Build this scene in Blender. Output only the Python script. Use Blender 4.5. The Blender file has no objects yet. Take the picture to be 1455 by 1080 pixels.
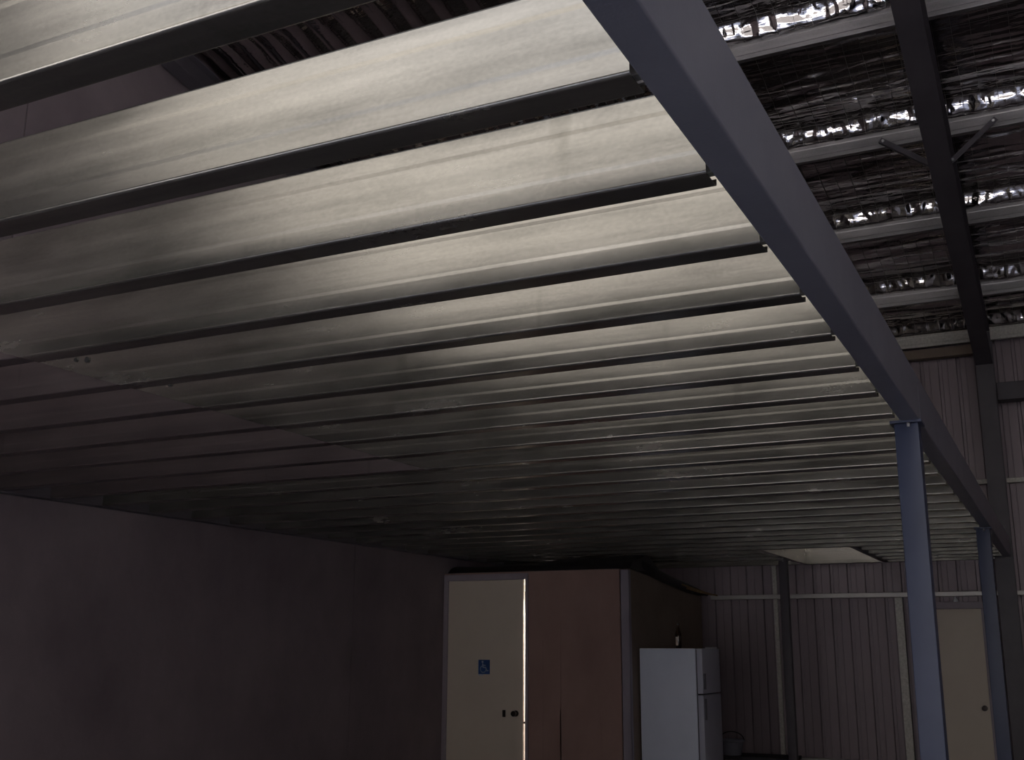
import bpy, bmesh, math, random
from mathutils import Vector, Matrix, noise
C = bpy.context.scene.collection
PI = math.pi
CZ = 1.68            # eye height above the slab
HS = CZ + 0.952      # underside of the mezzanine joists
S = 0.45             # joist spacing
Y1 = 1.167           # first joist

# ------------------------------------------------------------ materials
def new_mat(name):
    m = bpy.data.materials.new(name); m.use_nodes = True
    nt = m.node_tree
    b = nt.nodes['Principled BSDF']
    return m, nt, b
def N(nt, t, **k):
    n = nt.nodes.new(t)
    for a, v in k.items():
        if a in n.inputs.keys(): n.inputs[a].default_value = v
        else: setattr(n, a, v)
    return n
def ramp(nt, stops):
    r = nt.nodes.new('ShaderNodeValToRGB')
    e = r.color_ramp.elements
    e[0].position, e[0].color = stops[0][0], (*stops[0][1], 1)
    e[1].position, e[1].color = stops[-1][0], (*stops[-1][1], 1)
    for p, c in stops[1:-1]:
        x = e.new(p); x.color = (*c, 1)
    return r
def mottled(name, c1, c2, scale=(1, 1, 1), nscale=4.0, detail=6, rough=0.6, metal=0.0, bump=0.0, bscale=60.0, rough2=None, spec=0.5):
    m, nt, b = new_mat(name)
    tc = N(nt, 'ShaderNodeTexCoord'); mp = N(nt, 'ShaderNodeMapping')
    mp.inputs['Scale'].default_value = scale
    nt.links.new(tc.outputs['Object'], mp.inputs['Vector'])
    n1 = N(nt, 'ShaderNodeTexNoise', Scale=nscale, Detail=detail, Roughness=0.62)
    nt.links.new(mp.outputs[0], n1.inputs['Vector'])
    r = ramp(nt, [(0.32, c1), (0.68, c2)])
    nt.links.new(n1.outputs['Fac'], r.inputs[0])
    nt.links.new(r.outputs[0], b.inputs['Base Color'])
    b.inputs['Metallic'].default_value = metal
    b.inputs['Roughness'].default_value = rough
    b.inputs['Specular IOR Level'].default_value = spec
    if rough2 is not None:
        mr = N(nt, 'ShaderNodeMapRange'); mr.inputs['To Min'].default_value = rough; mr.inputs['To Max'].default_value = rough2
        nt.links.new(n1.outputs['Fac'], mr.inputs['Value']); nt.links.new(mr.outputs[0], b.inputs['Roughness'])
    if bump:
        n2 = N(nt, 'ShaderNodeTexNoise', Scale=bscale, Detail=3)
        nt.links.new(mp.outputs[0], n2.inputs['Vector'])
        bp = N(nt, 'ShaderNodeBump', Strength=bump, Distance=0.01)
        nt.links.new(n2.outputs['Fac'], bp.inputs['Height']); nt.links.new(bp.outputs[0], b.inputs['Normal'])
    return m
def galv(name, base, dark, rough, metal=0.85, streak=True, spangle=0.5):
    """zinc coated strip: fine spangle, long faint rolling streaks, wide cloudy stains"""
    m, nt, b = new_mat(name)
    geo = N(nt, 'ShaderNodeNewGeometry')
    mpS = N(nt, 'ShaderNodeMapping'); mpS.inputs['Scale'].default_value = (0.55, 14, 16)
    mpC = N(nt, 'ShaderNodeMapping'); mpC.inputs['Scale'].default_value = (1.3, 2.2, 5)
    mpF = N(nt, 'ShaderNodeMapping'); mpF.inputs['Scale'].default_value = (60, 60, 90)
    for q in (mpS, mpC, mpF): nt.links.new(geo.outputs['Position'], q.inputs['Vector'])
    nS = N(nt, 'ShaderNodeTexNoise', Scale=1.0, Detail=5, Roughness=0.6); nt.links.new(mpS.outputs[0], nS.inputs['Vector'])
    nC = N(nt, 'ShaderNodeTexNoise', Scale=1.6, Detail=6, Roughness=0.6); nt.links.new(mpC.outputs[0], nC.inputs['Vector'])
    nF = N(nt, 'ShaderNodeTexNoise', Scale=1.6, Detail=2); nt.links.new(mpF.outputs[0], nF.inputs['Vector'])
    mx = N(nt, 'ShaderNodeMix', data_type='FLOAT'); mx.inputs[0].default_value = 0.5
    nt.links.new(nS.outputs['Fac'], mx.inputs[2]); nt.links.new(nC.outputs['Fac'], mx.inputs[3])
    sp = N(nt, 'ShaderNodeMath', operation='MULTIPLY_ADD')
    nt.links.new(nF.outputs['Fac'], sp.inputs[0]); sp.inputs[1].default_value = 0.16 * spangle
    nt.links.new(mx.outputs[0], sp.inputs[2])
    k_ = .08 * spangle
    r = ramp(nt, [(0.30 + k_, dark), (0.70 + k_, base)])
    mpD = N(nt, 'ShaderNodeMapping'); mpD.inputs['Scale'].default_value = (11, 3.1, .9); nt.links.new(geo.outputs['Position'], mpD.inputs['Vector'])
    nD = N(nt, 'ShaderNodeTexNoise', Scale=1.0, Detail=1); nt.links.new(mpD.outputs[0], nD.inputs['Vector'])
    rD = ramp(nt, [(0.72, (1, 1, 1)), (0.77, (.84, .84, .83))]); nt.links.new(nD.outputs['Fac'], rD.inputs[0])
    mul = N(nt, 'ShaderNodeMix', data_type='RGBA', blend_type='MULTIPLY'); mul.inputs[0].default_value = 1
    nt.links.new(sp.outputs[0], r.inputs[0]); nt.links.new(r.outputs[0], mul.inputs[6]); nt.links.new(rD.outputs[0], mul.inputs[7])
    nt.links.new(mul.outputs[2], b.inputs['Base Color'])
    mr = N(nt, 'ShaderNodeMapRange'); mr.inputs['From Min'].default_value = 0.3; mr.inputs['From Max'].default_value = 0.75
    mr.inputs['To Min'].default_value = rough - 0.02; mr.inputs['To Max'].default_value = rough + 0.05
    nt.links.new(nC.outputs['Fac'], mr.inputs['Value']); nt.links.new(mr.outputs[0], b.inputs['Roughness'])
    b.inputs['Metallic'].default_value = metal
    return m
M = {}
M['galv'] = galv('galvanised_joist_steel', (0.42, 0.392, 0.345), (0.14, 0.133, 0.118), 0.24, spangle=.8)
M['galv_shaded'] = galv('galvanised_shaded_joist_steel', (0.27, 0.225, 0.22), (0.17, 0.14, 0.14), 0.36)  # darker copy of the joist steel, shade on the left spans put into the colour
M['galv_purlin'] = galv('galvanised_purlin_steel', (0.36, 0.345, 0.345), (0.18, 0.175, 0.18), 0.38, spangle=1.5)
M['galv_bright'] = mottled('galvanised_bright', (0.42, 0.40, 0.36), (0.62, 0.60, 0.55), nscale=40, rough=0.5, metal=0.3)
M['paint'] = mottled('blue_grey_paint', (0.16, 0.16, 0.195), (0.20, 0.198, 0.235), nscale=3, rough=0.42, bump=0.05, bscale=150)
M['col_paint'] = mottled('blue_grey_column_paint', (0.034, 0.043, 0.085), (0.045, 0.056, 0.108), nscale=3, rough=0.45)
M['dark_paint'] = mottled('dark_portal_paint', (0.07, 0.062, 0.073), (0.095, 0.084, 0.096), nscale=3, rough=0.5)
M['bolt'] = mottled('zinc_bolt', (0.5, 0.5, 0.5), (0.75, 0.75, 0.75), nscale=30, rough=0.3, metal=0.9)
M['black_bolt'] = mottled('black_bolt', (0.02, 0.02, 0.02), (0.04, 0.04, 0.04), nscale=30, rough=0.5)
M['concrete'] = mottled('tilt_panel_concrete', (0.15, 0.118, 0.13), (0.24, 0.195, 0.205), scale=(1, 1, 0.8), nscale=0.9, detail=9, rough=0.85, bump=0.15, bscale=30)
M['floor'] = mottled('floor_concrete', (0.10, 0.09, 0.10), (0.16, 0.145, 0.155), nscale=0.8, detail=8, rough=0.6)
M['yard'] = mottled('yard_concrete', (0.40, 0.41, 0.45), (0.48, 0.49, 0.53), nscale=0.5, detail=8, rough=0.9)
M['facade'] = mottled('dark_facade', (0.055, 0.055, 0.06), (0.075, 0.075, 0.08), nscale=.6, rough=0.9)
M['cladding'] = mottled('wall_sheet_inside', (0.235, 0.19, 0.208), (0.295, 0.24, 0.26), scale=(1, 1, 0.3), nscale=2, rough=0.42, metal=0.15)
M['girt'] = galv('galvanised_girt', (0.5, 0.48, 0.45), (0.33, 0.31, 0.30), 0.42)
M['door'] = mottled('cream_door_paint', (0.64, 0.55, 0.45), (0.70, 0.61, 0.50), nscale=1.2, rough=0.5)
M['door_frame'] = mottled('mauve_frame_primer', (0.30, 0.255, 0.285), (0.35, 0.30, 0.33), nscale=3, rough=0.5)
M['board'] = mottled('brown_wall_board', (0.28, 0.175, 0.15), (0.37, 0.24, 0.205), scale=(1, 1, 0.6), nscale=1.6, detail=8, rough=0.75)
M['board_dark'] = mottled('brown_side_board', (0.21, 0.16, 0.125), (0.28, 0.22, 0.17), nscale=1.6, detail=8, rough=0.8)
M['trim'] = mottled('grey_corner_trim', (0.26, 0.225, 0.27), (0.30, 0.27, 0.31), nscale=3, rough=0.5)
M['white_room'] = mottled('white_room_paint', (0.75, 0.74, 0.70), (0.8, 0.79, 0.75), nscale=2, rough=0.7)
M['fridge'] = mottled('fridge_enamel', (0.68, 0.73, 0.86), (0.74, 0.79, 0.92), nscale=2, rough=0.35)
M['fridge_door'] = mottled('fridge_door_enamel_shaded', (0.46, 0.47, 0.56), (0.51, 0.52, 0.61), nscale=2, rough=0.4)  # cabinet enamel darkened, shade on the right-facing doors put into the colour
M['gasket'] = mottled('grey_gasket', (0.10, 0.10, 0.12), (0.13, 0.13, 0.15), nscale=20, rough=0.7)
M['black'] = mottled('black_plastic_film', (0.008, 0.006, 0.008), (0.018, 0.014, 0.014), nscale=5, rough=0.5)
M['knob'] = mottled('dark_bronze', (0.03, 0.022, 0.02), (0.06, 0.045, 0.04), nscale=20, rough=0.35, metal=0.6)
M['timber'] = mottled('brown_timber', (0.16, 0.10, 0.045), (0.34, 0.22, 0.10), scale=(1, 6, 6), nscale=8, rough=0.7)
M['dark_timber'] = mottled('dark_bench_timber', (0.025, 0.022, 0.028), (0.04, 0.036, 0.044), scale=(1, 6, 6), nscale=4, rough=0.7)
M['grey_plastic'] = mottled('grey_plastic', (0.17, 0.17, 0.21), (0.21, 0.21, 0.25), nscale=5, rough=0.5)
M['sign_blue'] = mottled('sign_blue', (0.015, 0.06, 0.20), (0.02, 0.07, 0.23), nscale=5, rough=0.4)
M['sign_white'] = mottled('sign_white', (0.42, 0.47, 0.55), (0.48, 0.53, 0.6), nscale=5, rough=0.4)
M['white_fitting'] = mottled('white_fitting', (0.6, 0.6, 0.62), (0.7, 0.7, 0.7), nscale=5, rough=0.4)
M['wire'] = mottled('mesh_wire', (0.16, 0.15, 0.15), (0.24, 0.23, 0.22), nscale=30, rough=0.4, metal=0.9)

def make_glass(name, col):
    m, nt, b = new_mat(name)
    b.inputs['Base Color'].default_value = (*col, 1); b.inputs['Roughness'].default_value = 0.08
    b.inputs['Transmission Weight'].default_value = 0.6; b.inputs['IOR'].default_value = 1.5
    return m
M['bottle'] = make_glass('brown_bottle_glass', (0.05, 0.02, 0.008))
M['label'] = mottled('bottle_highlight', (0.55, 0.45, 0.38), (0.7, 0.6, 0.5), nscale=20, rough=0.6)  # pale strip colour, paints the highlight on the bottle
def make_foil():
    m, nt, b = new_mat('foil_insulation')
    b.inputs['Metallic'].default_value = 1.0
    b.inputs['Base Color'].default_value = (0.60, 0.565, 0.56, 1)
    b.inputs['Roughness'].default_value = 0.07
    geo = N(nt, 'ShaderNodeNewGeometry')
    mp = N(nt, 'ShaderNodeMapping'); mp.inputs['Scale'].default_value = (2.5, 13, 13)
    nt.links.new(geo.outputs['Position'], mp.inputs['Vector'])
    n1 = N(nt, 'ShaderNodeTexNoise', Scale=1.0, Detail=3, Roughness=0.5, Distortion=0.4)
    nt.links.new(mp.outputs[0], n1.inputs['Vector'])
    bp = N(nt, 'ShaderNodeBump', Strength=0.3, Distance=0.02)
    nt.links.new(n1.outputs['Fac'], bp.inputs['Height']); nt.links.new(bp.outputs[0], b.inputs['Normal'])
    return m
M['foil'] = make_foil()


# ------------------------------------------------------------ mesh helpers
def mk(name, verts, faces, mat, parent=None, loc=(0, 0, 0), smooth=None):
    me = bpy.data.meshes.new(name); me.from_pydata([tuple(v) for v in verts], [], faces); me.update()
    bm = bmesh.new(); bm.from_mesh(me); bmesh.ops.recalc_face_normals(bm, faces=bm.faces); bm.to_mesh(me); bm.free()
    me.materials.append(M[mat] if isinstance(mat, str) else mat)
    if smooth:
        me.shade_smooth(); me.set_sharp_from_angle(angle=math.radians(smooth))
    o = bpy.data.objects.new(name, me); C.objects.link(o); o.location = loc
    if parent: o.parent = parent
    return o
def tag(o, label=None, cat=None, group=None, kind=None):
    if label: o['label'] = label
    if cat: o['category'] = cat
    if group: o['group'] = group
    if kind: o['kind'] = kind
    return o
def empty(name, loc=(0, 0, 0), rz=0):
    o = bpy.data.objects.new(name, None); C.objects.link(o); o.location = loc; o.rotation_euler = (0, 0, rz)
    o.empty_display_size = 0.1
    return o
class MB:
    """collects simple solids into one mesh"""
    def __init__(s): s.v = []; s.f = []
    def add(s, v, f):
        k = len(s.v); s.v += [tuple(p) for p in v]; s.f += [tuple(i + k for i in q) for q in f]; return s
    def box(s, x0, x1, y0, y1, z0, z1, b=0.0):
        if b <= 0:
            v = [(x, y, z) for z in (z0, z1) for (x, y) in ((x0, y0), (x1, y0), (x1, y1), (x0, y1))]
            f = [(3, 2, 1, 0), (4, 5, 6, 7), (0, 1, 5, 4), (1, 2, 6, 5), (2, 3, 7, 6), (3, 0, 4, 7)]
            return s.add(v, f)
        bm = bmesh.new(); bmesh.ops.create_cube(bm, size=1.0)
        for q in bm.verts:
            q.co = Vector(((x0 + x1) / 2 + q.co.x * (x1 - x0), (y0 + y1) / 2 + q.co.y * (y1 - y0), (z0 + z1) / 2 + q.co.z * (z1 - z0)))
        bmesh.ops.bevel(bm, geom=bm.edges[:], offset=b, segments=2, affect='EDGES', profile=0.6)
        bm.verts.index_update()
        s.add([q.co.copy() for q in bm.verts], [[q.index for q in f.verts] for f in bm.faces]); bm.free(); return s
    def prism(s, poly, axis, a, b):
        """closed polygon (2-D) swept along an axis from a to b"""
        def P(p, t):
            return {'x': (t, p[0], p[1]), 'y': (p[0], t, p[1]), 'z': (p[0], p[1], t)}[axis]
        n = len(poly)
        v = [P(p, a) for p in poly] + [P(p, b) for p in poly]
        f = [tuple(range(n - 1, -1, -1)), tuple(range(n, 2 * n))] + [(i, (i + 1) % n, n + (i + 1) % n, n + i) for i in range(n)]
        return s.add(v, f)
    def cyl(s, p0, p1, r0, r1=None, n=16):
        r1 = r0 if r1 is None else r1
        p0 = Vector(p0); p1 = Vector(p1); d = (p1 - p0).normalized()
        a = d.orthogonal().normalized(); b = d.cross(a)
        v = []
        for p, r in ((p0, r0), (p1, r1)):
            v += [p + a * r * math.cos(2 * PI * i / n) + b * r * math.sin(2 * PI * i / n) for i in range(n)]
        f = [tuple(range(n - 1, -1, -1)), tuple(range(n, 2 * n))] + [(i, (i + 1) % n, n + (i + 1) % n, n + i) for i in range(n)]
        return s.add(v, f)
    def tube(s, pts, rad, n=10):
        pts = [Vector(p) for p in pts]; rings = []
        for i, p in enumerate(pts):
            d = (pts[min(i + 1, len(pts) - 1)] - pts[max(i - 1, 0)]).normalized()
            a = d.cross(Vector((0, 0, 1)));  a = a.normalized() if a.length > 1e-4 else Vector((1, 0, 0)); b = d.cross(a)
            r = rad[i] if isinstance(rad, (list, tuple)) else rad
            rings.append([p + a * r * math.cos(2 * PI * k / n) + b * r * math.sin(2 * PI * k / n) for k in range(n)])
        v = [q for R in rings for q in R]; f = []
        for i in range(len(pts) - 1):
            for k in range(n): f.append((i * n + k, i * n + (k + 1) % n, (i + 1) * n + (k + 1) % n, (i + 1) * n + k))
        f.append(tuple(range(n - 1, -1, -1))); f.append(tuple((len(pts) - 1) * n + k for k in range(n)))
        return s.add(v, f)
    def lathe(s, prof, c=(0, 0, 0), n=24):
        v = []; f = []
        for r, z in prof: v += [(c[0] + r * math.cos(2 * PI * k / n), c[1] + r * math.sin(2 * PI * k / n), c[2] + z) for k in range(n)]
        for i in range(len(prof) - 1):
            for k in range(n): f.append((i * n + k, i * n + (k + 1) % n, (i + 1) * n + (k + 1) % n, (i + 1) * n + k))
        f.append(tuple(range(n - 1, -1, -1))); f.append(tuple((len(prof) - 1) * n + k for k in range(n)))
        return s.add(v, f)
    def build(s, name, mat, parent=None, loc=(0, 0, 0), smooth=None):
        return mk(name, s.v, s.f, mat, parent, loc, smooth)

def thicken(line, t):
    """closed outline around an open 2-D centre line"""
    L = []; R = []
    for i, p in enumerate(line):
        a = Vector(line[max(i - 1, 0)]); b = Vector(line[min(i + 1, len(line) - 1)])
        p = Vector(p)
        d1 = (p - a).normalized() if i > 0 else (b - p).normalized()
        d2 = (b - p).normalized() if i < len(line) - 1 else d1
        n1 = Vector((-d1.y, d1.x)); n2 = Vector((-d2.y, d2.x)); n = (n1 + n2).normalized()
        k = 1 / max(0.5, n.dot(n1))
        L.append(p + n * t / 2 * k); R.append(p - n * t / 2 * k)
    return L, R
def arc(c, r, a0, a1, n=5):
    return [(c[0] + r * math.cos(math.radians(a0 + (a1 - a0) * i / n)), c[1] + r * math.sin(math.radians(a0 + (a1 - a0) * i / n))) for i in range(n + 1)]
def section(line, t, P0, P1):
    """thin rolled section: centre line swept between the point makers P0(u,v) and P1(u,v)"""
    L, R = thicken(line, t); n = len(line)
    v = [P0(*p) for p in L] + [P0(*p) for p in R] + [P1(*p) for p in L] + [P1(*p) for p in R]; f = []
    for i in range(n - 1):
        f.append((i, i + 1, 2 * n + i + 1, 2 * n + i))
        f.append((n + i + 1, n + i, 3 * n + i, 3 * n + i + 1))
        f.append((i + 1, i, n + i, n + i + 1))
        f.append((2 * n + i, 2 * n + i + 1, 3 * n + i + 1, 3 * n + i))
    f.append((0, 2 * n, 3 * n, n)); f.append((n - 1, 2 * n - 1, 4 * n - 1, 3 * n - 1))
    return v, f
def cee(w, h, lip=0.016, r=0.006, rib=0.0006, inset=0.0):
    """C section centre line in (u, v): web at u=0 facing -u, flanges towards +u"""
    i = inset
    p = [(w - i, lip + i)]
    p += arc((w - i - r, r + i), r, 0, -90)
    p += arc((r + i, r + i), r, -90, -180)
    if rib:
        p += [(i, h * .22), (i + rib, h * .27), (i + rib, h * .73), (i, h * .78)]
    p += arc((r + i, h - r - i), r, 180, 90)
    p += arc((w - i - r, h - r - i), r, 90, 0)
    p += [(w - i, h - lip - i)]
    return p

# ------------------------------------------------------------ the setting
XL, XR, YF, YB = -6.11, 6.2, -1.6, 13.5
TP = math.tan(math.radians(10))
def zb(y): return CZ + 5.766 - TP * y          # underside of the purlins
def ztop(y): return zb(y) + 0.155              # foil
tag(MB().box(XL - .3, XR + .3, YF - .1, YB + .2, -.15, 0).build('floor', 'floor'), kind='structure')
tag(MB().box(-30, 30, -45, YF - .1, -.16, -.01).build('ground', 'yard'), kind='structure')
w = MB()
joints = [YF, .58, 4.76, 8.94, YB + .05]
for a, b in zip(joints[:-1], joints[1:]):
    a2, b2 = a + .006, b - .006
    w.prism([(a2, 0), (b2, 0), (b2, ztop(b2) + .17), (a2, ztop(a2) + .17)], 'x', XL - .15, XL)
    w.prism([(b2, 0), (b2 + .012, 0), (b2 + .012, ztop(b2) + .16), (b2, ztop(b2) + .16)], 'x', XL - .15, XL - .015)
tag(w.build('wall_left', 'concrete'), kind='structure')
tag(MB().prism([(YF, 0), (YB, 0), (YB, ztop(YB) + .17), (YF, ztop(YF) + .17)], 'x', XR, XR + .1).build('wall_right', 'cladding'), kind='structure')
# back wall: trapezoidal ribbed sheet, ribs standing outwards
def sheet_line(x0, x1, pitch=.2):
    x = x0; p = []
    while x < x1:
        p += [(x, 0), (x + .008, .029), (x + .038, .029), (x + .046, 0), (x + .098, 0), (x + .101, -.004), (x + .107, -.004), (x + .110, 0)]
        x += pitch
    return p
ln = sheet_line(XL + .02, XR)
v, f = section(ln, .0015, lambda a, b: (a, YB + b, 0), lambda a, b: (a, YB + b, zb(YB) + .33))
tag(mk('wall_back', v, f, 'cladding'), kind='structure')
# front wall with the tall vehicle opening behind the photographer
OX0, OX1, OZ = -4.9, 4.6, 6.5
w = MB()
w.prism([(XL, 0), (OX0, 0), (OX0, ztop(YF) + .17), (XL, ztop(YF) + .17)], 'y', YF - .08, YF)
w.prism([(OX1, 0), (XR, 0), (XR, ztop(YF) + .17), (OX1, ztop(YF) + .17)], 'y', YF - .08, YF)
w.prism([(OX0, OZ), (OX1, OZ), (OX1, ztop(YF) + .17), (OX0, ztop(YF) + .17)], 'y', YF - .08, YF)
tag(w.build('wall_front', 'cladding'), kind='structure')
# unseen building added across the yard, height and tone set to cut low sky light
tag(MB().box(-30, 30, -18, -17, 0, 9.8).build('added_wall_across_yard', 'facade'), kind='structure')
# roof lining: sagging wrinkled foil, fine where it is in view, coarse elsewhere
PURL = [4.70, 6.20, 7.68, 9.17, 10.65, 12.15, 13.28]
random.seed(11)
FOLDS = []
for k in range(46):
    a = random.uniform(-1.7, .3)
    FOLDS.append((random.uniform(6.4, 12.9), a, a + random.uniform(.25, .9), random.uniform(.008, .024), random.uniform(0, 6)))
def foil_z(x, y):
    # sag between purlins, pulled tight over each of them
    d = 0
    for a, b in zip(PURL[:-1], PURL[1:]):
        if a <= y <= b:
            t = (y - a) / (b - a); d = -0.05 * math.sin(PI * t) ** 0.7
    wr = noise.noise(Vector((x * .9, y * 9, 0))) * .012 + noise.noise(Vector((x * 3.2, y * 21, 5))) * .005
    
    prox = 0
    for yp in PURL:
        u = y - yp
        if -.12 < u < .14:
            a = min(1, max(0, (u + .115 + .012 * noise.noise(Vector((x * 6, 3, 3)))) / .085)); b_ = min(1, max(0, (.13 - u) / .07))
            prox = a * a * (3 - 2 * a) * b_
    wr += .125 * (1 - prox)
    if 0 < prox < 1:
        e = 4 * prox * (1 - prox)
        wr += e * (.030 * noise.noise(Vector((x * 13, y * 9, 4))) + .022 * noise.noise(Vector((x * 31, y * 40, 6))) + .012 * abs(math.sin(PI * (x + 2.2) / .132)))
    for yp in PURL[2:]:
        if -.5 < y - yp < 0:
            g = math.exp(-((yp - y) / .17) ** 2)
            q = noise.noise(Vector((x * 2.3, y * 4, 3)))
            wr += g * (.026 * noise.noise(Vector((x * 7, y * 20, 1))) + .020 * noise.noise(Vector((x * 17, y * 38, 2)))) * (1 + q) * .5
    for (y0, xa, xb, hh, ph) in FOLDS:
        if abs(y - y0) < .09 and xa < x < xb:
            yc = y0 + .022 * math.sin(x * 3.1 + ph) + .008 * math.sin(x * 11 + ph * 2)
            e = min(1, (x - xa) * 9, (xb - x) * 9)
            wr -= hh * e * math.exp(-((y - yc) / .010) ** 2)
    if x < -2.25: wr = wr * .4 - .03 * abs(math.sin(PI * x / .26 + .4 * math.sin(y * 1.3)))
    return ztop(y) + d + wr
def foil_patch(x0, x1, y0, y1, nx, ny):
    v = []; f = []
    for j in range(ny + 1):
        y = y0 + (y1 - y0) * j / ny
        for i in range(nx + 1):
            x = x0 + (x1 - x0) * i / nx
            v.append((x, y, foil_z(x, y)))
    for j in range(ny):
        for i in range(nx):
            k = j * (nx + 1) + i; f.append((k, k + 1, k + nx + 2, k + nx + 1))
    return v, f
w = MB()
w.add(*foil_patch(-2.2, 1.3, 6.2, 13.5, 190, 1100))
w.add(*foil_patch(XL, -2.2, YF, 13.5, 260, 130))
w.add(*foil_patch(1.3, XR, YF, 13.5, 40, 150))
w.add(*foil_patch(-2.2, 1.3, YF, 6.2, 40, 100))
tag(w.build('ceiling', 'foil', smooth=50), kind='structure')
tag(MB().prism([(YF, ztop(YF) + .20), (YB + .1, ztop(YB) + .20), (YB + .1, ztop(YB) + .26), (YF, ztop(YF) + .26)], 'x', XL - .2, XR + .15).build('roof_sheet', 'cladding'), kind='structure')
# wire safety mesh under the foil
w = MB(); r = .0012
def strip_y(x):
    ys = [6.3 + .02 * i for i in range(350)]
    v = []; f = []
    for y in ys:
        z = foil_z(x, y) - .006
        v += [(x - r, y - .008, z), (x + r, y - .008, z), (x + r, y - .008, z - 2 * r), (x - r, y - .008, z - 2 * r)]
    for i in range(len(ys) - 1):
        for k in range(4): f.append((i * 4 + k, i * 4 + (k + 1) % 4, i * 4 + 4 + (k + 1) % 4, i * 4 + 4 + k))
    w.add(v, f)
for i in range(27): strip_y(-2.2 + .132 * i)
y = 6.35
while y < 13.2:
    v = []; f = []; n = 50
    for i in range(n + 1):
        x = -2.2 + 3.5 * i / n; z = foil_z(x, y) - .008
        v += [(x, y - r, z), (x, y + r, z), (x, y + r, z - 2 * r), (x, y - r, z - 2 * r)]
    for i in range(n):
        for k in range(4): f.append((i * 4 + k, i * 4 + (k + 1) % 4, i * 4 + 4 + (k + 1) % 4, i * 4 + 4 + k))
    w.add(v, f); y += .3
tag(w.build('safety_mesh', 'wire'), 'thin wire safety mesh stretched under the silver foil roof lining', 'wire mesh')

# ------------------------------------------------------------ roof steel
ORD = ['first', 'second', 'third', 'fourth', 'fifth', 'sixth', 'seventh', 'eighth', 'ninth', 'tenth', 'eleventh', 'twelfth', 'thirteenth',
       'fourteenth', 'fifteenth', 'sixteenth', 'seventeenth', 'eighteenth', 'nineteenth', 'twentieth', 'twenty-first', 'twenty-second',
       'twenty-third', 'twenty-fourth', 'twenty-fifth', 'twenty-sixth', 'twenty-seventh', 'twenty-eighth']
plab = {7.68: 'galvanised roof purlin nearest the camera, crossing the top right corner',
        9.17: 'galvanised roof purlin that carries the two diagonal fly braces',
        10.65: 'galvanised roof purlin next behind the one with the fly braces',
        12.15: 'galvanised roof purlin just in front of the eave purlin',
        13.28: 'pale galvanised eave purlin along the top of the ribbed back wall'}
for y in PURL[2:]:
    cl = cee(.05, .15, .014, .005, .002)
    v, f = section(cl, .0024, lambda a, b: (XL + .02, a, b), lambda a, b: (XR - .02, a, b))
    o = mk('roof_purlin', v, f, 'galv_purlin' if y < 13 else 'galv_bright', loc=(0, y, zb(y)))
    tag(o, plab[y], 'purlin', 'roof purlins under the foil')
def ibeam(w, h, tf=.013, tw=.009):
    return [(-w / 2, 0), (w / 2, 0), (w / 2, tf), (tw / 2, tf), (tw / 2, h - tf), (w / 2, h - tf), (w / 2, h), (-w / 2, h), (-w / 2, h - tf), (-tw / 2, h - tf), (-tw / 2, tf), (-w / 2, tf)]
XP = -.563      # portal line
def rafter(xc, y0, y1, w, h):
    p = ibeam(w, h); n = len(p)
    v = [(xc + a, y0, zb(y0) - h + b) for a, b in p] + [(xc + a, y1, zb(y1) - h + b) for a, b in p]
    f = [tuple(range(n - 1, -1, -1)), tuple(range(n, 2 * n))] + [(i, (i + 1) % n, n + (i + 1) % n, n + i) for i in range(n)]
    return v, f
v, f = rafter(XP, YF + .02, 13.02, .178, .40)
tag(mk('portal_rafter', v, f, 'dark_paint'), 'dark painted steel rafter running under the foil roof to the portal column', 'rafter')
v, f = rafter(XL + .10, YF + .02, 13.3, .14, .20)
tag(mk('wall_rafter', v, f, 'dark_paint'), 'dark steel member along the raking top of the concrete wall', 'rafter')
col = empty('portal_column', (XP, 13.0, 0))
p = [(b, a) for a, b in ibeam(.178, .31)]
MB().prism([(a, b) for a, b in ibeam(.178, .31)], 'z', 0, zb(13.15)).build('column_shaft', 'dark_paint', col)
MB().box(-.14, .14, -.03, .36, 0, .02).build('base_plate', 'dark_paint', col)
tag(col, 'dark steel portal column standing against the ribbed back wall', 'column')
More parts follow.
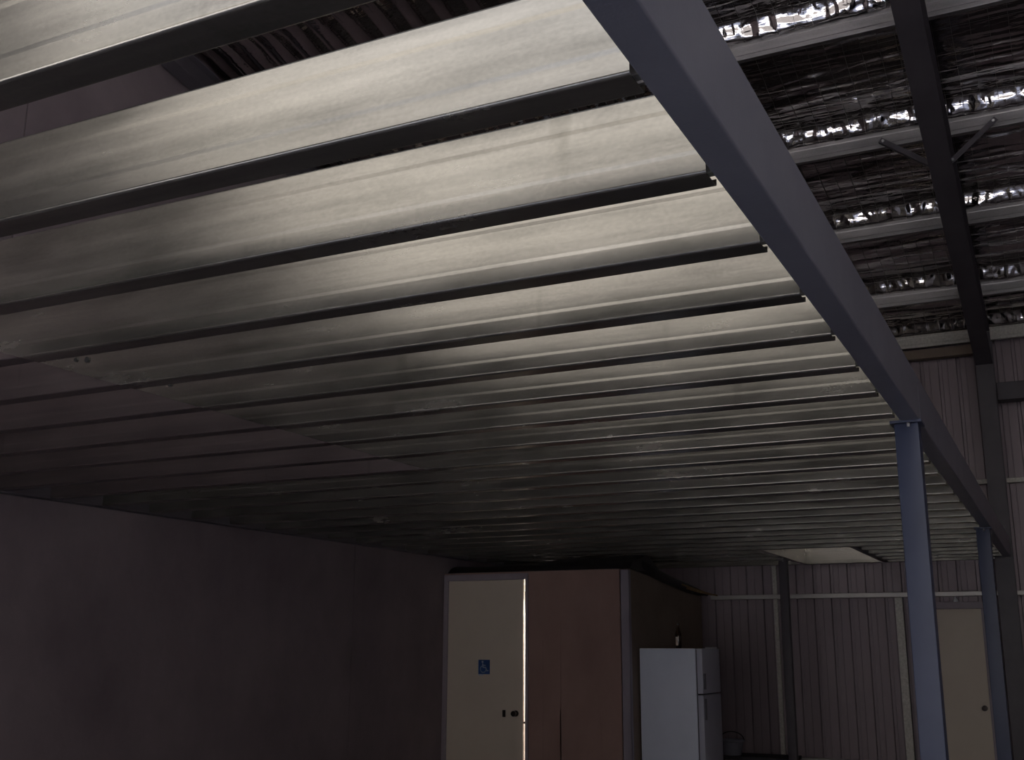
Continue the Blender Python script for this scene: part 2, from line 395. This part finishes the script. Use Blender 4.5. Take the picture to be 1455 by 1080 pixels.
for s, lab in ((-1, 'diagonal steel fly brace left of the roof rafter'), (1, 'diagonal steel fly brace right of the roof rafter')):
    y = 9.15
    e = empty('fly_brace', (XP + s * .07, y, zb(y) - .26))
    top = Vector((s * (.40 if s < 0 else .37), 0.0, .31)); lo = Vector((s * .0, 0, 0.0))
    d = (top - lo).normalized(); nrm = Vector((d.z, 0, -d.x)) * .022
    w = MB()
    a, b = lo, top
    for (p0, p1, y0, y1) in ((a, b, 0, .004),):
        w.add([a - nrm + Vector((0, -.028, 0)), a + nrm + Vector((0, -.028, 0)), b + nrm + Vector((0, -.028, 0)), b - nrm + Vector((0, -.028, 0)),
               a - nrm + Vector((0, -.023, 0)), a + nrm + Vector((0, -.023, 0)), b + nrm + Vector((0, -.023, 0)), b - nrm + Vector((0, -.023, 0))],
              [(0, 1, 2, 3), (7, 6, 5, 4), (0, 4, 5, 1), (1, 5, 6, 2), (2, 6, 7, 3), (3, 7, 4, 0)])
        nn = nrm.normalized() * .005
        w.add([a - nrm + Vector((0, -.023, 0)), a - nrm + nn + Vector((0, -.023, 0)), b - nrm + nn + Vector((0, -.023, 0)), b - nrm + Vector((0, -.023, 0)),
               a - nrm + Vector((0, .015, 0)), a - nrm + nn + Vector((0, .015, 0)), b - nrm + nn + Vector((0, .015, 0)), b - nrm + Vector((0, .015, 0))],
              [(0, 1, 2, 3), (7, 6, 5, 4), (0, 4, 5, 1), (1, 5, 6, 2), (2, 6, 7, 3), (3, 7, 4, 0)])
    w.build('angle_bar', 'dark_paint', e)
    for q in (lo + d * .02, top - d * .03):
        MB().cyl(q + Vector((0, -.042, 0)), q + Vector((0, -.028, 0)), .012, n=6).build('bolt', 'bolt', e)
    tag(e, lab, 'brace', 'fly braces on the rafter')

# ------------------------------------------------------------ back wall framing
def girt(x0, x1, z, h, mat, label, depth=.10, y=None):
    cl = cee(depth, h, .010, .004, 0)
    v, f = section(cl, .002, lambda a, b: (x0, a, b), lambda a, b: (x1, a, b))
    o = mk('wall_girt', v, f, mat, loc=(0, (YB - .002 - depth) if y is None else y, z))
    return tag(o, label, 'girt', 'girts on the back wall')
girt(XL + 2.2, XR - .05, CZ + .563, .05, 'girt', 'long thin galvanised girt on the back wall, above the cream doorway')
girt(XL + .3, -.66, CZ + 1.80, .05, 'galv_bright', 'short pale girt left of the portal column, above the mezzanine', .08)
girt(-.47, XR - .05, CZ + 1.80, .05, 'galv_bright', 'pale girt right of the portal column', .08)
girt(-3.3, -1.78, CZ - 1.28, .05, 'girt', 'low girt near the bottom of the back wall between the posts')
o = MB().box(-.47, XR - .05, 13.2, 13.4, CZ + 2.70, CZ + 2.90, .006).build('eave_tie', 'dark_paint')
tag(o, 'dark square steel tie running right from the portal column near the roof', 'beam')
o = MB().box(XL + .05, -.66, 13.3, 13.42, CZ + 3.29, CZ + 3.40, .004).build('eave_strut', 'board_dark')
tag(o, 'dark steel strut under the pale eave purlin', 'beam')
def jamb(x, z0, z1, wdt, label, lean=0):
    cl = [(-wdt / 2, .05), (-wdt / 2, 0), (wdt / 2, 0), (wdt / 2, .05)]
    v, f = section(cl, .002, lambda a, b: (x + a, YB - .055 + b, z0), lambda a, b: (x + a, YB - .055 + b, z1))
    return tag(mk('wall_stud', v, f, 'galv_bright'), label, 'stud', 'bare galvanised studs')
jamb(-3.13, 0, CZ + .95, .045, 'narrow bright galvanised stud on the back wall behind the dark post')
jamb(-1.725, 0, CZ + .575, .08, 'bright galvanised stud beside the cream doorway')

# back doorway
d = empty('door_2', (-1.2, YB - .01, 0)); tag(d, kind='structure')
w = MB(); w.box(-.44, .40, -.10, -.02, CZ + .425, CZ + .50, .004)
w.box(-.44, -.33, -.10, -.02, 0, CZ + .425, .004); w.box(.34, .40, -.10, -.02, 0, CZ + .425, .004)
w.box(-.345, -.33, -.075, -.02, 0, CZ + .425)
w.build('door_frame', 'door_frame', d)
lf = MB().box(-.33, .345, -.075, -.035, .01, CZ + .423, .003).build('door_leaf', 'door', d)
def knobset(par, x, y, z, r=.028):
    k = MB()
    k.lathe([(.001, 0), (r * 1.05, 0), (r * 1.05, .006), (.011, .008), (.011, .035), (r * .8, .04), (r, .052), (r * .9, .068), (.001, .072)])
    o = k.build('door_knob', 'knob', par, (x, y, z), smooth=50); o.rotation_euler = (PI / 2, 0, 0); return o
knobset(lf, .285, -.075, CZ - .633)
w = MB(); w.lathe([(.001, 0), (.028, 0), (.028, .012), (.009, .045), (.009, .07), (.001, .072)], n=16)
o = w.build('door_bell', 'white_fitting', None, (-1.117, YB - .06, CZ + .502), smooth=40)
tag(o, 'small white fitting standing on the head of the cream doorway frame', 'fitting')

# ------------------------------------------------------------ mezzanine beams and posts
BX0, BX1 = -.567, -.4915
def beam(y0, y1, label):
    cl = [(-(a), b) for a, b in cee(.0755, .206, .018, .0045, 0)]
    v, f = section(cl, .0035, lambda a, b: (a, 0, b), lambda a, b: (a, y1 - y0, b))
    e = mk('edge_beam', v, f, 'paint', loc=(BX1, y0, HS))
    return tag(e, label, 'beam', 'edge beams of the mezzanine')
beam(-1.45, 4.965, 'long blue-grey steel edge beam crossing the top of the picture, in front of the near post')
beam(4.975, 12.98, 'blue-grey steel edge beam running from the near post back to the portal column')
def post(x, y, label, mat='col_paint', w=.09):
    e = empty('steel_post', (x, y, 0))
    h = HS
    MB().box(-w / 2, w / 2, -w / 2, w / 2, .012, h - .012, .007).build('shaft', mat, e, smooth=40)
    MB().box(-.065, .065, -.065, .065, h - .012, h - .0005).build('cap_plate', mat, e)
    MB().box(-.09, .09, -.09, .09, 0, .012).build('base_plate', mat, e)
    MB().cyl((.01, -.058, h - .03), (.01, -.058, h + .004), .007, n=6).build('bolt', 'bolt', e)
    return tag(e, label, 'post', 'posts carrying the mezzanine')
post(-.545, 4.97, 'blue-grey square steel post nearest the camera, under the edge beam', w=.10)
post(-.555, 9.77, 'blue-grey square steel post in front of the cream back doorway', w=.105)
post(-2.79, 12.45, 'thin dark steel post at the corner of the stair opening', 'dark_paint')
tag(MB().box(-.65, -.49, 12.98, 12.995, HS - .02, HS + .22).build('end_plate', 'dark_paint'), 'dark end plate joining the mezzanine beam to the portal column', 'plate')

# ------------------------------------------------------------ joists
TR0, TR1 = -2.75, -1.80       # stair opening between these
LAPX = -3.12
def joist_mesh(x0, x1, rake0=0.0, inset=0.0):
    h = .203
    cl = cee(.078, h, .016, .006, 0.0006, inset)
    return section(cl, .0022, lambda a, b: (x0 - rake0 * b, a, b), lambda a, b: (x1, a, b))
def add_cleat(par):
    MB().box(BX0 - .028, BX0 - .002, .03, .052, .012, .15).build('end_cleat', 'galv_bright', par)
def add_bolts(par):
    MB().cyl((-3.30, -.006, .118), (-3.30, .003, .118), .012, n=6).build('lap_bolt', 'black_bolt', par)
    MB().cyl((-3.36, -.006, .125), (-3.36, .003, .125), .009, n=6).build('lap_bolt', 'black_bolt', par)
    MB().prism([(-3.302, .06), (-3.298, .06), (-3.298, .155), (-3.28, .155), (-3.28, .159), (-3.32, .159), (-3.32, .155), (-3.302, .155)], 'y', .0012, .003).build('pen_mark', 'black_bolt', par)
mats = {}
for i in range(28):
    y = Y1 + S * i
    n = ORD[i]
    cut = 23 <= i <= 26
    xs = TR1 + .0045 if cut else LAPX
    raked = 3 <= i <= 9 or i < 3
    key = 'cut' if cut else ('raked' if raked else 'plain')
    if key not in mats:
        v, f = joist_mesh(xs, BX0 - .012, 3.25 if raked else 0)
        mats[key] = o = mk('floor_joist', v, f, 'galv', loc=(0, y, HS))
    else:
        o = mats[key].copy(); C.objects.link(o); o.location = (0, y, HS)
    if i == 27: lab = 'last galvanised joist, its whole web lit through the stair opening by the back wall'
    elif cut: lab = 'short galvanised joist right of the stair opening, %s joist from the camera' % n
    elif i == 22: lab = 'galvanised joist forming the near side of the stair opening'
    elif i == 0: lab = 'galvanised joist nearest the camera, crossing the top left corner above the gap'
    else: lab = 'galvanised floor joist meeting the edge beam, %s from the camera' % n
    tag(o, lab, 'joist', 'galvanised floor joists of the mezzanine')
    add_cleat(o)
    if 3 <= i <= 9: add_bolts(o)
    if i < 3 or i == 26: continue
    # left span lapped behind
    if cut:
        v, f = joist_mesh(XL + .085, TR0 - .0055)
    else:
        v, f = joist_mesh(XL + .085, LAPX + .35, 0, .003)
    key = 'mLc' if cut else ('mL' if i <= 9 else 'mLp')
    if key not in mats: mats[key] = o = mk('floor_joist', v, f, 'galv_shaded' if i <= 9 else 'galv', loc=(0, y, HS))
    else:
        o = mats[key].copy(); C.objects.link(o); o.location = (0, y, HS)
    if cut: lab = 'joist left of the stair opening over the small room, %s from the camera' % n
    else: lab = 'joist in painted-on shade from the lap to the concrete wall, behind the %s joist' % n if i <= 9 else 'left-hand joist meeting the concrete wall, %s in depth from the camera' % n
    tag(o, lab, 'joist', 'left-hand joists of the mezzanine')
# trimmers of the stair opening
ya, yb_ = Y1 + 22 * S + .0775, Y1 + 27 * S - .004
for x, s, lab in ((TR0, -1, 'steel trimmer on the left side of the stair opening, over the thin dark post'), (TR1, 1, 'dark trimmer on the right side of the stair opening')):
    cl = [(s * a, b) for a, b in cee(.05, .203, .012, .005, 0)]
    if s > 0: cl = [(a - .050 + .05, b) for a, b in cl]
    v, f = section(cl, .0025, lambda a, b: (a, 0, b), lambda a, b: (a, yb_ - ya, b))
    # web faces the opening
    cl2 = [(-s * 0 + (-s) * 0 + a, b) for a, b in cl]
    o = mk('stair_trimmer', v, f, 'galv' if s < 0 else 'dark_paint', loc=(x - s * .045, ya, HS - .004))
    tag(o, lab, 'trimmer', 'trimmers of the stair opening')
# wall ledger along the concrete wall
cl = [(-a, b) for a, b in cee(.07, .21, .012, .005, 0)]
v, f = section([(a, b) for a, b in cee(.07, .21, .012, .005, 0)], .0035, lambda a, b: (a, 0, b), lambda a, b: (a, 11.9, b))
o = mk('wall_ledger', v, f, 'dark_paint', loc=(XL + .004, 1.3, HS - .005))
tag(o, 'dark steel ledger fixed along the top of the concrete wall, carrying joist ends', 'ledger')

# ------------------------------------------------------------ small room (box) with the accessible toilet door
BY = 10.68; BXR = -3.96; BH = CZ + .772
w = MB()
w.box(-5.085, BXR - .012, BY, BY + .09, 0, BH)
w.box(XL + .002, -5.085, BY + .0, BY + .09, CZ + .755, BH)
room = empty('small_room', ((XL + BXR) / 2, BY, 0))
def PB(mb, name, mat, smooth=None):
    o = mb.build(name, mat, None, smooth=smooth); o.parent = room; o.matrix_parent_inverse = Matrix.Translation(-room.location); return o
fw = PB(w, 'front_wall', 'board')
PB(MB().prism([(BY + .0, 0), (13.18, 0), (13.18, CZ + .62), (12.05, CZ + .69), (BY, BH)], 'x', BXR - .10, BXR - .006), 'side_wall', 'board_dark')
PB(MB().box(XL + .002, BXR - .1, 13.1, 13.18, 0, CZ + .6), 'rear_wall', 'white_room')
PB(MB().prism([(BY + .02, BH - .03), (13.16, CZ + .57), (13.16, CZ + .60), (BY + .02, BH)], 'x', XL + .002, BXR - .105), 'room_roof', 'white_room')
PB(MB().box(-4.05, BXR, BY - .006, BY + .0, 0, BH - .01, .002).box(BXR - .006, BXR, BY - .006, BY + .05, 0, BH - .01), 'corner_trim', 'trim')
w = MB()   # faint battens and a patch frame on the board front
def outline(x0, x1, z0, z1, t=.010):
    w.box(x0, x1, BY - .005, BY, z1 - t, z1); w.box(x0, x0 + t, BY - .005, BY, z0, z1 - t); w.box(x1 - t, x1, BY - .005, BY, z0, z1 - t)
outline(-4.93, -4.72, .35, CZ + .13); outline(-4.73, -4.28, .30, CZ - .62)
w.box(-4.725, -4.715, BY - .005, BY, CZ + .13, CZ + .25)
PB(w, 'batten', 'board')
tag(room, 'small brown boarded room in the back left corner, under the mezzanine', 'room')
d = empty('door_1', (-5.6, BY, 0)); tag(d, kind='structure')
w = MB()
w.box(-.502, -.452, -.02, .10, 0, CZ + .755, .003); w.box(.482, .515, -.02, .10, 0, CZ + .755, .003); w.box(-.452, .482, -.02, .10, CZ + .69, CZ + .755, .003)
w.build('door_frame', 'door_frame', d)
lf = MB().box(-.450, .452, .0, .04, .012, CZ + .688, .003).build('door_leaf', 'door', d)
knobset(lf, .37, 0, CZ - .676, .03)
MB().box(.215, .250, -.004, .0, CZ - .715, CZ - .645, .001).build('lock_plate', 'knob', lf)
MB().box(.452, .484, .012, .030, CZ - .775, CZ - .755).build('latch', 'knob', lf)
# blue accessibility sign on the leaf
sg = empty('door_sign', (-5.605, BY - .0005, CZ - .21))
MB().box(-.068, .068, -.004, 0, -.078, .070, .001).build('sign_plate', 'sign_blue', sg)
def stroke(mb, pts, r, y=-.0052):
    for (a, b) in zip(pts[:-1], pts[1:]):
        A = Vector((a[0], a[1])); B = Vector((b[0], b[1])); dd = (B - A).normalized(); nn = Vector((-dd.y, dd.x)) * r; A = A - dd * r * .5; B = B + dd * r * .5
        mb.prism([tuple(A - nn), tuple(B - nn), tuple(B + nn), tuple(A + nn)], 'y', y, -.0041)
w = MB()
w.prism([(-.018 + .0115 * math.cos(2 * PI * k / 16), .048 + .0115 * math.sin(2 * PI * k / 16)) for k in range(16)], 'y', -.0052, -.0041)
stroke(w, [(-.016, .030), (-.012, -.008), (.020, -.010), (.036, -.044), (.050, -.040)], .0055)
stroke(w, [(-.013, .014), (.018, .012)], .0042)
stroke(w, [(-.010 + .034 * math.cos(math.radians(a)), -.026 + .034 * math.sin(math.radians(a))) for a in range(115, 345, 12)], .0045)
w.build('wheelchair_symbol', 'sign_white', sg)
MB().box(-.066, -.01, -.0045, 0, -.092, -.080).build('sign_strip', 'sign_white', sg)
tag(sg, 'small blue sign with a white wheelchair symbol on the cream door', 'sign')
# the room's own lamp, shining out past the door edge
L = bpy.data.lights.new('room_lamp', 'AREA'); L.energy = 60; L.size = .6; L.color = (1, .95, .85)
lo = bpy.data.objects.new('room_lamp', L); C.objects.link(lo); lo.location = (-5.2, 11.9, CZ + .55)
PB(MB().box(XL + .003, BXR - .105, 12.2, 12.25, 0, CZ + .6), 'partition', 'white_room')

# black film bundled on the room's roof, sliding over its side
def film():
    v = []; f = []; nx = 70; ny = 14
    for i in range(nx + 1):
        x = XL + .05 + (BXR + .02 - XL - .05) * i / nx
        for j in range(ny + 1):
            t = j / ny; y = BY - .01 + .9 * t
            zz = BH + .004 + (.085 + .03 * noise.noise(Vector((x * 1.5, 1, 0)))) * math.sin(PI * min(1, t * 1.6 + .06)) ** .5 * (1 if t < .6 else 1)
            zz = BH + .004 + .115 * math.sqrt(max(0, 1 - (2 * t - 1) ** 2)) * (1 + .5 * noise.noise(Vector((x * 2, y * 3, 0)))) * (.75 + .45 * max(0, min(1, (x + 5.6))))
            v.append((x, y, zz))
    n = len(v)
    v += [(a, b, BH + .002) for a, b, c in v]
    for i in range(nx):
        for j in range(ny):
            k = i * (ny + 1) + j; q = (k, k + 1, k + ny + 2, k + ny + 1); f.append(q); f.append(tuple(n + z for z in reversed(q)))
    for i in range(nx):
        for j in (0, ny):
            k = i * (ny + 1) + j; f.append((k, k + ny + 1, n + k + ny + 1, n + k))
    for j in range(ny):
        for i in (0, nx):
            k = i * (ny + 1) + j; f.append((k, k + 1, n + k + 1, n + k))
    return v, f
v, f = film()
o = mk('plastic_sheet', v, f, 'black', smooth=60)
sheet = o
tag(o, 'black plastic sheeting heaped along the top of the small brown room', 'sheeting')
w = MB()
pts = [(-4.15, 10.95, BH + .09), (-3.99, 11.05, BH + .07), (-3.97, 11.4, BH + .01), (-3.96, 11.8, CZ + .735), (-3.95, 12.1, CZ + .705), (-3.93, 12.5, CZ + .665), (-3.88, 12.8, CZ + .625), (-3.80, 12.9, CZ + .60)]
w.tube(pts, [.06, .068, .062, .055, .05, .05, .04, .014], 10)
w.build('rolled_edge', 'black', sheet, smooth=60)
random.seed(4)
for k, (a, b, lab) in enumerate((((-4.005, 11.8, CZ + .722), (-3.74, 12.9, CZ + .612), 'upper brown timber offcut sticking out beside the small room'),
                                 ((-4.0, 12.1, CZ + .703), (-3.70, 12.95, CZ + .585), 'lower brown timber offcut sticking out beside the small room'))):
    w = MB(); A = Vector(a); B = Vector(b); n = 8; pp = []; rr = []
    for i in range(n + 1):
        t = i / n; pp.append(A.lerp(B, t) + Vector((0, 0, .012 * math.sin(t * 5 + k * 2)))); rr.append(.013 * (1 - .5 * t) + .003 * random.random())
    w.tube(pp, rr, 6)
    tag(w.build('timber_offcut', 'timber'), lab, 'timber', 'timber offcuts on the small room')

# ------------------------------------------------------------ fridge, bottle, bench
FX0, FX1, FY0, FY1, FH = -3.945, -3.29, 10.90, 11.52, CZ - .015
fr = empty('fridge', (FX0, FY0, 0))
dx = FX1 - FX0; dy = FY1 - FY0
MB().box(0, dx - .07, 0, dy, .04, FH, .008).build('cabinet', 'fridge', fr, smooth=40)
MB().box(dx - .07, dx - .058, .012, dy - .012, .05, FH - .012).build('door_gasket', 'gasket', fr)
zs = CZ - .455
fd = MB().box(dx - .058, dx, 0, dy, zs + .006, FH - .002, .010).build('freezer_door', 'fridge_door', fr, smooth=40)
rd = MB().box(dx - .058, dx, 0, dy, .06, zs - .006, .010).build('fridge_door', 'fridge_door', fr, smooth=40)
MB().box(dx, dx + .022, .012, .035, zs + .05, zs + .20, .004).build('handle', 'gasket', fd)
MB().box(dx, dx + .022, .012, .035, zs - .24, zs - .04, .004).build('handle', 'gasket', rd)
MB().box(dx - .07, dx - .01, dy - .28, dy - .05, FH, FH + .014, .003).build('hinge_cover', 'white_fitting', fr)
for a, b in ((.05, .05), (.05, dy - .05), (dx - .1, .05), (dx - .1, dy - .05)):
    MB().cyl((a, b, 0), (a, b, .045), .018).build('foot', 'gasket', fr)
tag(fr, 'white two-door upright fridge beside the small brown room', 'fridge')
bt = empty('bottle', (-3.625, 11.2, FH))
MB().lathe([(.001, .002), (.029, .002), (.0315, .008), (.0315, .135), (.028, .155), (.016, .190), (.0125, .215), (.0125, .236), (.001, .236)]).build('glass_body', 'bottle', bt, smooth=50)
MB().lathe([(.001, .2365), (.0145, .2365), (.0145, .250), (.001, .252)]).build('cap', 'black_bolt', bt)
w = MB(); n = 10
v = []; f = []
for k in range(n + 1):
    a = math.radians(225 + 50 * k / n)
    for r_ in (.0318, .0324):
        for z in (.03, .115): v.append((r_ * math.cos(a), r_ * math.sin(a), z))
for k in range(n):
    b = 4 * k; f += [(b + 2, b + 3, b + 7, b + 6), (b, b + 4, b + 5, b + 1), (b + 1, b + 5, b + 7, b + 3), (b, b + 2, b + 6, b + 4)]
w.add(v, f).build('highlight_strip', 'label', bt)
tag(bt, 'dark brown glass bottle standing on top of the fridge', 'bottle')
bn = empty('low_bench', (-3.35, 12.9, 0))
MB().box(-.45, .50, -.22, .22, CZ - 1.22, CZ - 1.18, .004).build('bench_top', 'dark_timber', bn)
for a in (-.40, .45):
    for b in (-.18, .18): MB().box(a - .025, a + .025, b - .025, b + .025, 0, CZ - 1.22).build('leg', 'dark_timber', bn)
tag(bn, 'low dark bench by the back wall, right of the fridge', 'bench')
tb = empty('grey_tub', (-3.56, 12.83, CZ - 1.18))
MB().lathe([(.001, 0), (.10, 0), (.13, .14), (.145, .15), (.145, .165), (.12, .165), (.095, .02), (.001, .02)]).build('tub_body', 'grey_plastic', tb, smooth=40)
MB().tube([(.14 * math.cos(a), 0, .16 + .09 * math.sin(a)) for a in [PI * k / 12 for k in range(13)]], .006, 8).build('tub_handle', 'black', tb)
tag(tb, 'small grey tub with a handle on the bench beside the fridge', 'tub')

# ------------------------------------------------------------ light
wd = bpy.data.worlds.new('World'); bpy.context.scene.world = wd; wd.use_nodes = True
nt = wd.node_tree; bg = nt.nodes['Background']
tc = N(nt, 'ShaderNodeTexCoord'); sx = N(nt, 'ShaderNodeSeparateXYZ'); nt.links.new(tc.outputs['Generated'], sx.inputs[0])
r = ramp(nt, [(0.0, (0.97, 0.92, 0.84)), (0.45, (0.97, 0.93, 0.88)), (0.7, (0.72, 0.80, 1.0)), (1.0, (0.40, 0.55, 0.88))])
nt.links.new(sx.outputs['Z'], r.inputs[0]); nt.links.new(r.outputs[0], bg.inputs['Color']); bg.inputs['Strength'].default_value = 0.6
sl = bpy.data.lights.new('sun', 'SUN'); sl.energy = 9.0; sl.angle = .009; sl.color = (1, .93, .82)
so = bpy.data.objects.new('sun', sl); C.objects.link(so); so.rotation_euler = (math.radians(-42), 0, math.radians(-12)); so.location = (0, -8, 12)
pl = bpy.data.lights.new('opening_portal', 'AREA'); pl.shape = 'RECTANGLE'; pl.size = OX1 - OX0; pl.size_y = OZ; pl.cycles.is_portal = True
po = bpy.data.objects.new('opening_portal', pl); C.objects.link(po); po.location = ((OX0 + OX1) / 2, YF - .05, OZ / 2); po.rotation_euler = (PI / 2, 0, 0)
po.rotation_euler = (-PI / 2, 0, PI)

# ------------------------------------------------------------ camera
f_px, yaw, pitch, roll = 1565.7, -.4599, .2371, .0039
cd = bpy.data.cameras.new('camera'); cam = bpy.data.objects.new('camera', cd); C.objects.link(cam)
cd.sensor_fit = 'HORIZONTAL'; cd.sensor_width = 36; cd.lens = 36 * f_px / 1455; cd.clip_start = .05; cd.clip_end = 200
cy, sy, cp, sp = math.cos(yaw), math.sin(yaw), math.cos(pitch), math.sin(pitch)
fwd = Vector((sy * cp, cy * cp, sp)); rt = Vector((cy, -sy, 0)); up = rt.cross(fwd)
r2 = rt * math.cos(roll) + up * math.sin(roll); u2 = up * math.cos(roll) - rt * math.sin(roll)
m = Matrix((r2, u2, -fwd)).transposed().to_4x4(); m.translation = (0, 0, CZ); cam.matrix_world = m
sc = bpy.context.scene; sc.camera = cam
sc.view_settings.view_transform = 'Standard'; sc.view_settings.look = 'None'; sc.view_settings.gamma = 1; sc.view_settings.use_curve_mapping = False
sc.view_settings.exposure = 1.95
